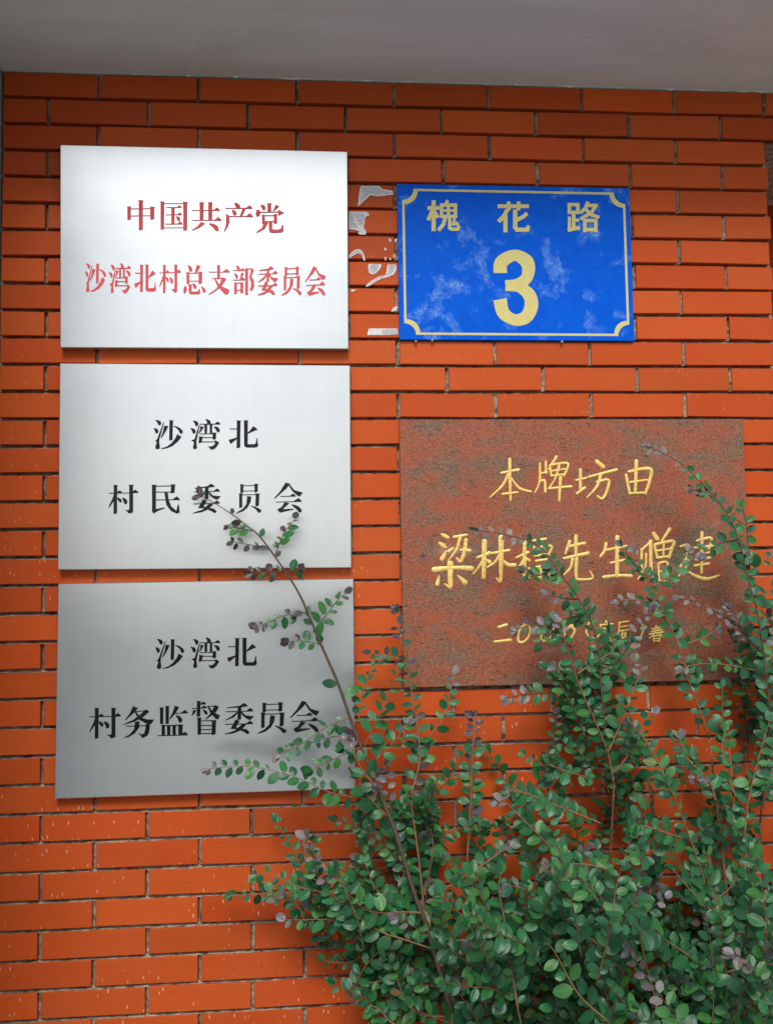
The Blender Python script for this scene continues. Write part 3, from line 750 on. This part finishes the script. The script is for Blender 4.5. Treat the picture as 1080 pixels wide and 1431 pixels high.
scrap("specks of pale paper crumbs on the brick beside the number plate",
      "p 420 516 444 522 448 536 434 546;p 382 596 402 600 406 616 388 622;p 386 678 400 676 404 704 390 706;p 430 688 440 680 444 700 432 704;p 470 640 476 660 470 690 462 668;p 474 520 492 518 494 540 478 546", None)

# ------------------------------------------------------------------ shrubs
GREENS = [(0.020, 0.118, 0.038), (0.028, 0.148, 0.048), (0.015, 0.088, 0.032), (0.046, 0.172, 0.042), (0.030, 0.125, 0.058)]
ODD = [(0.12, 0.17, 0.045), (0.16, 0.10, 0.05), (0.20, 0.075, 0.045)]
PURPLES = [(0.165, 0.150, 0.160), (0.20, 0.180, 0.190), (0.13, 0.110, 0.120), (0.22, 0.17, 0.165), (0.13, 0.16, 0.12)]
DARKP = [(0.060, 0.040, 0.052), (0.075, 0.055, 0.062), (0.045, 0.048, 0.042)]

def leaf(mb, base, direction, normal, L, tone):
    t = direction.normalized()
    n = (normal - t * normal.dot(t)).normalized()
    s = t.cross(n)
    W = L * rng.uniform(0.29, 0.37)
    fold = rng.uniform(0.05, 0.38); curl = rng.uniform(-0.08, 0.30); twist = rng.uniform(-.25, .25)
    us = (0.0, 0.10, 0.28, 0.52, 0.76, 0.92, 1.0)
    prof = (0.05, 0.50, 0.88, 1.0, 0.80, 0.42, 0.04)
    vs, fs, uv = [], [], []
    for i, (u, p) in enumerate(zip(us, prof)):
        w = W * p; ct = base + t * (L * u) - n * (curl * L * u * u)
        s2 = s * math.cos(twist * u) + n * math.sin(twist * u)
        for k, vv in ((-1, 0.0), (-.5, .25), (0, .5), (.5, .75), (1, 1.0)):
            up = fold * abs(k) * (1.35 - 0.75 * abs(k))      # folded at the midrib, rim turned back
            vs.append(ct + s2 * (w * k) + n * (up * w))
            uv.append((u, 0.5 + 0.5 * k * max(p, .25)))
    for i in range(len(us) - 1):
        for k in range(4):
            a = i * 5 + k; fs.append((a, a + 1, a + 6, a + 5))
    mb.add(vs, fs, tone, uv)

class Shrub:
    def __init__(self, root_point, label):
        self.root = empty("shrub", root_point, label, "shrub", "small-leaved shrubs in front of the brick wall")
        self.stem, self.green, self.young = MB(), MB(), MB()
    def finish(self):
        self.stem.build("stem", M_BARK, self.root, smooth=True)
        self.green.build("foliage", M_LEAF, self.root, smooth=True)
        if self.young.f: self.young.build("young_foliage", M_YOUNG, self.root, smooth=True)

def resample(pts, step):
    out = [pts[0].copy()]; acc = 0.0
    for i in range(1, len(pts)):
        a, b_ = pts[i-1], pts[i]; L = (b_ - a).length; s = step - acc
        while s <= L:
            out.append(a + (b_ - a) * (s / L)); s += step
        acc = (acc + L) % step if L else acc
        acc = L - (s - step) if s - step >= 0 else acc
    return out

def smooth3(pts, n=5):
    out = []
    for i in range(len(pts) - 1):
        p0, p1, p2, p3 = pts[max(i-1, 0)], pts[i], pts[i+1], pts[min(i+2, len(pts)-1)]
        for k in range(n):
            t = k / n
            out.append(0.5 * (2*p1 + (p2-p0)*t + (2*p0-5*p1+4*p2-p3)*t*t + (3*p1-p0-3*p2+p3)*t**3))
    out.append(pts[-1].copy())
    return out

def dress(sh, pts, L0, start=0.0, tip=0.15, step=None, skip=0.0, dark=False, face=0.75, tipcluster=3):
    if tip < .4 and not dark: tip = tip * .6 if rng.random() < .6 else 0
    """leaves set alternately along a twig; the last part of it carries purple young leaves"""
    step = step or L0 * 0.38
    pts = resample(pts, step); n = len(pts)
    if n < 2: return
    plane = Vector((rng.uniform(-.45, .45), -face, rng.uniform(.25, .9))).normalized()
    side = rng.choice((-1, 1))
    for i, p in enumerate(pts):
        f = i / max(n - 1, 1)
        if f < start or rng.random() < skip: continue
        t = (pts[min(i+1, n-1)] - pts[max(i-1, 0)]).normalized()
        side = -side
        nrm = (plane + Vector((rng.gauss(0, .28), rng.gauss(0, .22), rng.gauss(0, .28)))).normalized()
        out = t.cross(nrm).normalized() * side
        dirv = (out * rng.uniform(.7, 1.1) + t * rng.uniform(.25, .8) + Vector((rng.gauss(0, .12), rng.gauss(0, .16), rng.gauss(0, .12))))
        L = L0 * rng.uniform(.72, 1.15) * (1 - .42 * max(0, f - .55) / .45)
        yg = f > 1 - tip or (dark and rng.random() < .3)
        base = p + dirv.normalized() * (0.08 * L)
        if yg:
            leaf(sh.young, base, dirv, nrm, L * .95, tuple(k * rng.uniform(.85, 1.15) for k in rng.choice(DARKP if dark else PURPLES)))
        else:
            v = rng.uniform(.75, 1.2)
            leaf(sh.green, base, dirv, nrm, L * (rng.uniform(.55, .8) if rng.random() < .18 else 1), tuple(k * v for k in (rng.choice(ODD) if rng.random() < .012 else rng.choice(GREENS))))
    t = (pts[-1] - pts[-2]).normalized()
    for k in range(tipcluster):
        nrm = (plane + Vector((rng.gauss(0, .4), rng.gauss(0, .3), rng.gauss(0, .4)))).normalized()
        dirv = t + t.cross(nrm).normalized() * rng.uniform(-.9, .9)
        L = L0 * rng.uniform(.55, .85)
        if tip > 0: leaf(sh.young, pts[-1], dirv, nrm, L, tuple(c * rng.uniform(.85, 1.15) for c in rng.choice(DARKP if dark else PURPLES)))
        else: leaf(sh.green, pts[-1], dirv, nrm, L, rng.choice(GREENS))

BROWN, TAN, REDB = (0.085, 0.050, 0.030), (0.21, 0.115, 0.055), (0.22, 0.075, 0.028)
def shoot(sh, px, d0, d1, r0, r1, L=0.030, start=0.0, tip=0.15, step=None, skip=0.06, dark=False, tone=TAN, leaves=True, tipc=3):
    n = len(px)
    if sh is not A: d0, d1 = d0 + .06, d1 + .07
    pts = [at(x, y, d0 + (d1 - d0) * i / max(n - 1, 1)) for i, (x, y) in enumerate(px)]
    pts = smooth3(pts)
    m = len(pts)
    sh.stem.tube(pts, [(r0 + (r1 - r0) * i / (m - 1)) * .001 for i in range(m)], 6, tone)
    if leaves: dress(sh, pts, L, start, tip, step, skip, dark, tipcluster=tipc)
    return pts

def ground_under(px, d):
    p = at(*px, d); return Vector((p.x, p.y, GROUND_Z + 0.04))
def trunk(sh, base, x, y, d, r0, r1, tone=BROWN):
    a = base; b_ = at(x, y, d)
    mid = (a + b_) / 2 + Vector((rng.uniform(-.02, .02), rng.uniform(-.02, .02), 0))
    pts = smooth3([a, mid, b_], 6); m = len(pts)
    sh.stem.tube(pts, [(r0 + (r1 - r0) * i / (m - 1)) * .001 for i in range(m)], 8, tone)

# --- left shrub, with the long shoot across the steel plaques
base_a = ground_under((650, 1431), 0.26)
A = Shrub(base_a, "leaning shrub whose long bare shoot reaches across the two lower steel plaques")
trunk(A, base_a, 631, 1416, 0.26, 8.0, 6.0, TAN)
shoot(A, [(631,1416),(614,1356),(597,1296),(581,1256),(566,1207),(551,1159),(536,1122),(514,1067),(499,1030),(488,1000),(471,952),(449,902),(433,864),(418,830),(396,795),(364,751),(345,735),(326,720),(301,704),(276,690)],
      0.26, 0.09, 6.0, 0.7, 0.036, 0.46, 0.12, 0.030, 0.42, True, BROWN, tipc=1)
for px, d, L, dk in (
    ([(437,872),(424,856),(396,861),(377,869),(356,877)], .15, .030, True), ([(452,905),(444,900),(421,896),(398,897)], .15, .032, True),
    ([(438,884),(441,878),(459,856),(474,836),(487,827)], .15, .032, True), ([(384,778),(396,746),(413,725)], .12, .028, True),
    ([(376,768),(352,762),(323,757)], .12, .026, True), ([(352,742),(333,738),(317,735)], .11, .026, True),
    ([(398,798),(377,800),(352,801)], .13, .030, True), ([(400,799),(421,795)], .13, .030, True),
    ([(492,1003),(459,1015),(421,1040),(389,1055)], .18, .033, False), ([(498,1030),(465,1030),(440,1037)], .18, .034, False),
    ([(504,1044),(465,1062),(430,1078)], .19, .036, False), ([(534,1120),(480,1112),(459,1107),(427,1092),(396,1081),(345,1071),(289,1075)], .19, .032, False),
    ([(500,1012),(508,965),(520,935),(533,922)], .16, .030, False), ([(508,1045),(530,1000),(546,965),(556,935)], .17, .034, False),
    ([(516,1070),(548,1040),(570,1010)], .17, .034, False), ([(530,1108),(500,1065),(492,1040)], .21, .044, False), ([(545,1145),(512,1110),(498,1082)], .21, .044, False)):
    shoot(A, px, d, d - .02, 1.5, .7, L, 0.12, 0.16 if dk else 0.10, None, .05, dk, BROWN if dk else TAN, tipc=2)
shoot(A, [(594,1290),(585,1200),(575,1120),(582,1084),(587,1058),(583,1018),(576,973),(569,932),(560,895),(553,857)], .2, .10, 2.6, .8, .032, .12, .10, None, .12, True)
shoot(A, [(567,930),(563,923),(535,915),(512,913)], .12, .1, 1.2, .7, .028, .1, .3, None, 0, True)
shoot(A, [(576,1150),(583,1084),(597,1034),(619,1004),(631,959),(638,938)], .16, .08, 2.2, .8, .033, .15, .14, None, .1, False)
shoot(A, [(652,1215),(658,1111),(660,1051),(663,1012),(658,1000)], .12, .08, 2.2, .9, .032, .25, .22, .009, .05, True)
for px, d, L in (
    ([(602,1326),(566,1314),(531,1302),(496,1279),(461,1251),(418,1240),(380,1222),(354,1224)], .24, .034), ([(531,1302),(496,1296),(461,1286),(425,1286),(394,1286)], .2, .034),
    ([(585,1240),(545,1215),(517,1214),(494,1208)], .07, .030), ([(580,1262),(517,1254),(489,1240)], .06, .030), ([(470,1256),(432,1247),(390,1247),(338,1251),(320,1250)], .12, .028),
    ([(435,1290),(425,1286),(411,1261),(383,1257)], .16, .030), ([(600,1300),(603,1272),(608,1252)], .22, .030), ([(616,1351),(630,1332),(637,1307)], .26, .032),
    ([(630,1332),(658,1335),(690,1321)], .26, .034), ([(591,1256),(601,1212),(605,1184),(600,1148)], .18, .036), ([(600,1262),(626,1240),(654,1222),(690,1198),(702,1182)], .22, .034),
    ([(588,1276),(552,1275),(526,1279)], .26, .032), ([(616,1381),(580,1374),(549,1370),(517,1374),(496,1377)], .2, .032), ([(630,1421),(587,1419),(566,1398),(552,1356),(545,1326)], .26, .034),
    ([(590,1440),(549,1431),(531,1412),(510,1402),(494,1390)], .22, .030), ([(520,1300),(513,1312),(496,1342),(468,1346),(452,1342)], .12, .028), ([(545,1345),(524,1374),(500,1382)], .14, .028)):
    shoot(A, px, d, d * .75, 2.2, .8, L, .06, .12, None, .04, False, TAN)
fill_A = [([(420,1250),(500,1240),(585,1265),(600,1330),(520,1325),(430,1300)], 18, .05, .24), ([(505,1130),(600,1120),(610,1250),(520,1250)], 13, .05, .2),
          ([(500,1350),(600,1340),(640,1440),(540,1450)], 14, .05, .26)]

# --- middle shrub, in front of the lower part of the granite slab
base_b = ground_under((840, 1431), 0.26)
Bs = Shrub(base_b, "bushy green shrub growing up in front of the lower middle of the granite slab")
trunk(Bs, base_b + Vector((.06, 0, 0)), 917, 1402, .28, 7, 2.4, TAN); trunk(Bs, base_b + Vector((-.05, 0, 0)), 724, 1414, .40, 6, 2.4)
trunk(Bs, base_b, 850, 1429, .44, 6, 2.4); trunk(Bs, base_b + Vector((.02, .05, 0)), 870, 1359, .34, 6, 2.4); trunk(Bs, base_b + Vector((-.02, .08, 0)), 858, 1096, .21, 6, 2.4, BROWN)
for px, d0, d1, L, tone, tip in (
    ([(724,1414),(711,1332),(703,1278),(697,1243),(701,1219)], .36, .34, .040, TAN, .25), ([(843,1270),(804,1223),(765,1180),(726,1141),(699,1114)], .26, .2, .034, TAN, .12),
    ([(870,1359),(827,1313),(784,1281),(738,1246),(710,1238)], .28, .3, .038, TAN, .1), ([(851,1429),(808,1390),(773,1328),(753,1316)], .38, .36, .042, TAN, .1),
    ([(839,1151),(788,1130),(738,1110),(710,1106)], .2, .2, .031, TAN, .18), ([(917,1402),(897,1324),(886,1246),(882,1169)], .22, .16, .036, REDB, 0),
    ([(858,1219),(816,1208),(761,1211)], .24, .24, .033, TAN, .3), ([(885,1210),(909,1189),(932,1177)], .2, .2, .034, REDB, .1), ([(660,1219),(699,1192),(718,1180)], .22, .2, .033, TAN, .1),
    ([(858,1096),(849,1052),(831,1007),(810,960),(790,898),(778,865)], .15, .09, .032, REDB, .14), ([(849,1052),(840,960),(835,900),(822,862),(804,830),(778,796),(758,767),(722,751),(664,741)], .13, .05, .030, BROWN, .3),
    ([(849,1052),(867,1013),(884,966),(896,936),(888,922)], .15, .13, .032, TAN, .3), ([(858,1081),(884,1046),(899,1010),(917,996)], .15, .12, .032, REDB, .1),
    ([(944,1120),(920,1067),(899,1031),(878,1007)], .2, .16, .034, TAN, .12), ([(763,1067),(790,1078),(819,1086)], .14, .16, .034, TAN, 0), ([(818,1031),(804,996),(784,960),(763,930)], .12, .09, .030, BROWN, .2),
    ([(807,942),(828,927),(858,907),(852,880)], .12, .1, .030, TAN, .15), ([(765,1110),(772,1048),(778,995)], .05, .05, .024, BROWN, .3), ([(800,1100),(780,1073),(747,1062),(728,1053)], .12, .1, .030, TAN, .3),
    ([(782,968),(738,970),(708,976)], .08, .08, .028, BROWN, .5), ([(800,1140),(780,1129),(747,1115),(716,1104),(690,1119)], .2, .2, .030, TAN, .35), ([(830,870),(800,862),(768,880),(752,905)], .09, .07, .030, BROWN, .3),
    ([(798,905),(770,880),(745,873),(722,880)], .08, .06, .028, BROWN, .45), ([(812,960),(790,940),(770,932)], .1, .1, .030, TAN, .1), ([(840,930),(868,940),(890,950)], .12, .1, .03, TAN, .1),
    ([(778,796),(745,806),(732,800)], .07, .06, .028, BROWN, .2), ([(810,838),(780,835),(760,830)], .07, .06, .026, BROWN, .5)):
    shoot(Bs, px, d0, d1, 2.4, .8, L, .05, tip, None, .05, False, tone, tipc=3 if tip else 2)
fill_B = [([(610,1300),(700,1235),(850,1235),(930,1260),(930,1560),(620,1560)], 52, .26, .50), ([(600,1310),(700,1250),(940,1250),(940,1500),(630,1500)], 85, .025, .09), ([(690,1120),(760,1070),(850,1060),(935,1090),(930,1250),(650,1260)], 17, .04, .2),
          ([(790,960),(830,930),(870,950),(890,1020),(850,1060),(800,1050)], 9, .03, .12)]

# --- right shrub, climbing past the right edge of the granite slab
base_c = ground_under((1040, 1431), 0.24)
Cs = Shrub(base_c, "tall green shrub at the right, its thin shoots rising past the granite slab's right edge")
trunk(Cs, base_c, 1018, 1379, .32, 7, 2.5, TAN); trunk(Cs, base_c + Vector((.08, .05, 0)), 1062, 1150, .20, 6, 2.4); trunk(Cs, base_c + Vector((.03, .08, 0)), 991, 1031, .16, 6, 2.4, TAN)
for px, d0, d1, L, tone, tip in (
    ([(1018,1379),(1002,1293),(991,1254),(967,1180),(940,1110),(928,1091)], .26, .2, .035, REDB, .08), ([(994,1262),(1022,1239),(1037,1208),(1049,1180)], .26, .24, .034, TAN, .3),
    ([(1002,1289),(1033,1276),(1068,1270),(1100,1262)], .26, .28, .036, TAN, .1), ([(1010,1317),(1037,1305),(1080,1303),(1110,1300)], .28, .3, .036, TAN, .1), ([(1016,1359),(1045,1352),(1080,1348),(1115,1352)], .28, .32, .036, TAN, .1),
    ([(1014,1379),(967,1340),(928,1313),(913,1305)], .28, .3, .036, TAN, .15), ([(998,1278),(963,1243),(940,1215)], .25, .24, .034, TAN, .15), ([(963,1175),(909,1157),(893,1153)], .22, .2, .033, TAN, .1),
    ([(991,1031),(979,996),(964,957),(953,918),(938,880),(926,853),(917,832),(902,806),(885,770)], .1, .05, .032, REDB, .12), ([(1062,1150),(1075,1010),(1070,940),(1060,865),(1047,816),(1031,751),(1015,718),(994,690),(962,657),(941,641),(908,624)], .14, .07, .034, BROWN, .18),
    ([(1049,820),(1047,787),(1043,738),(1037,708)], .1, .09, .034, BROWN, .25), ([(1050,800),(1066,785),(1086,775)], .1, .1, .034, TAN, .3), ([(1056,850),(1070,830),(1090,812)], .1, .1, .034, TAN, .1),
    ([(1040,1170),(1047,1114),(1062,1052),(1076,1005)], .18, .14, .034, TAN, .2), ([(1075,960),(1060,940),(1020,930),(980,928),(948,935)], .1, .08, .032, TAN, .1), ([(1078,930),(1031,877),(982,845),(948,836)], .09, .06, .032, BROWN, .75),
    ([(930,870),(920,845),(880,838),(862,842)], .06, .05, .028, TAN, .4), ([(948,905),(985,890),(1000,880)], .07, .06, .03, TAN, .3), ([(905,806),(880,790),(868,760)], .06, .05, .03, TAN, .2), ([(912,820),(940,800),(962,772)], .06, .05, .03, TAN, .25),
    ([(1030,755),(1005,760),(978,777)], .08, .08, .036, BROWN, .1), ([(1000,700),(985,688),(962,684)], .08, .08, .03, BROWN, .3), ([(1000,1120),(990,1090),(960,1060),(950,1030)], .16, .12, .033, TAN, .1),
    ([(1030,1120),(1010,1060),(1012,1020)], .16, .12, .033, TAN, .1), ([(1065,1130),(1082,1060),(1085,1010)], .14, .12, .034, TAN, .1), ([(1066,960),(1085,900),(1090,860)], .1, .1, .034, TAN, .5), ([(1062,900),(1042,885),(1020,850)], .09, .08, .032, BROWN, .4)):
    shoot(Cs, px, d0, d1, 2.4, .8, L, .05, tip, None, .05, False, tone, tipc=3)
fill_C = [([(930,1260),(1080,1225),(1230,1220),(1230,1560),(930,1560)], 38, .26, .50), ([(930,1270),(1110,1240),(1110,1500),(930,1500)], 60, .025, .09), ([(940,1080),(1000,1050),(1090,1030),(1220,1060),(1220,1240),(950,1260)], 15, .04, .22),
          ([(1000,900),(1080,880),(1180,950),(1180,1060),(1040,1050)], 18, .04, .14)]

def inside(poly, x, y):
    c = False; j = len(poly) - 1
    for i in range(len(poly)):
        (xi, yi), (xj, yj) = poly[i], poly[j]
        if (yi > y) != (yj > y) and x < (xj - xi) * (y - yi) / (yj - yi) + xi: c = not c
        j = i
    return c

def fill(sh, zones):
    """the inner twigs of a shrub, each rising and leaning outwards with its own leaves"""
    for poly, count, d0, d1 in zones:
        xs = [p[0] for p in poly]; ys = [p[1] for p in poly]; k = 0
        while k < count:
            x, y = rng.uniform(min(xs), max(xs)), rng.uniform(min(ys), max(ys))
            if not inside(poly, x, y): continue
            k += 1
            p = at(x, y, rng.uniform(d0, d1))
            side = (p.x - sh.root.location.x)
            v = Vector((side * .9 + rng.gauss(0, .55), rng.gauss(-.15, .35), rng.uniform(.35, 1.1))).normalized()
            ln = rng.uniform(.09, .22)
            mid = p + v * ln * .5 + Vector((rng.gauss(0, .012), rng.gauss(0, .012), rng.gauss(0, .012)))
            end = p + v * ln + Vector((0, 0, -.01))
            start = p - v * ln * .35 + Vector((0, .03, -.03))
            for q in (start, mid, end, p): q.y = min(q.y, -.022)
            pts = smooth3([start, p, mid, end], 4); m = len(pts)
            sh.stem.tube(pts, [(1.6 - 1.0 * i / (m - 1)) * .001 for i in range(m)], 5, rng.choice((TAN, BROWN, BROWN, REDB)))
            dress(sh, pts, rng.uniform(.028, .040), .04, rng.choice((0, 0, 0, 0, 0, 0, .2, .4)), None, .04, tipcluster=2)
fill(A, fill_A); fill(Bs, fill_B); fill(Cs, fill_C)
for s in (A, Bs, Cs): s.finish()

tree_stem.build("trunk", M_BARK, tree, smooth=True)
crown = MB()
for k in range(70):
    a_, e_ = rng.uniform(0, 6.28), rng.uniform(-.7, 1.3)
    R_ = rng.uniform(.7, 1.0) * 2.3
    cc = Vector((2.9 + math.cos(a_) * math.cos(e_) * R_, -10.5 + math.sin(a_) * math.cos(e_) * R_, 2.5 + math.sin(e_) * R_ * .95))
    for q in range(26):
        o = Vector((rng.gauss(0, .26), rng.gauss(0, .26), rng.gauss(0, .2)))
        leaf(crown, cc + o, Vector((rng.gauss(0, 1), rng.gauss(0, 1), rng.gauss(-.3, .6))), Vector((rng.gauss(0, .6), rng.gauss(0, .6), 1)), rng.uniform(.16, .26), rng.choice(GREENS))
crown.build("crown", M_LEAF, tree, smooth=True)
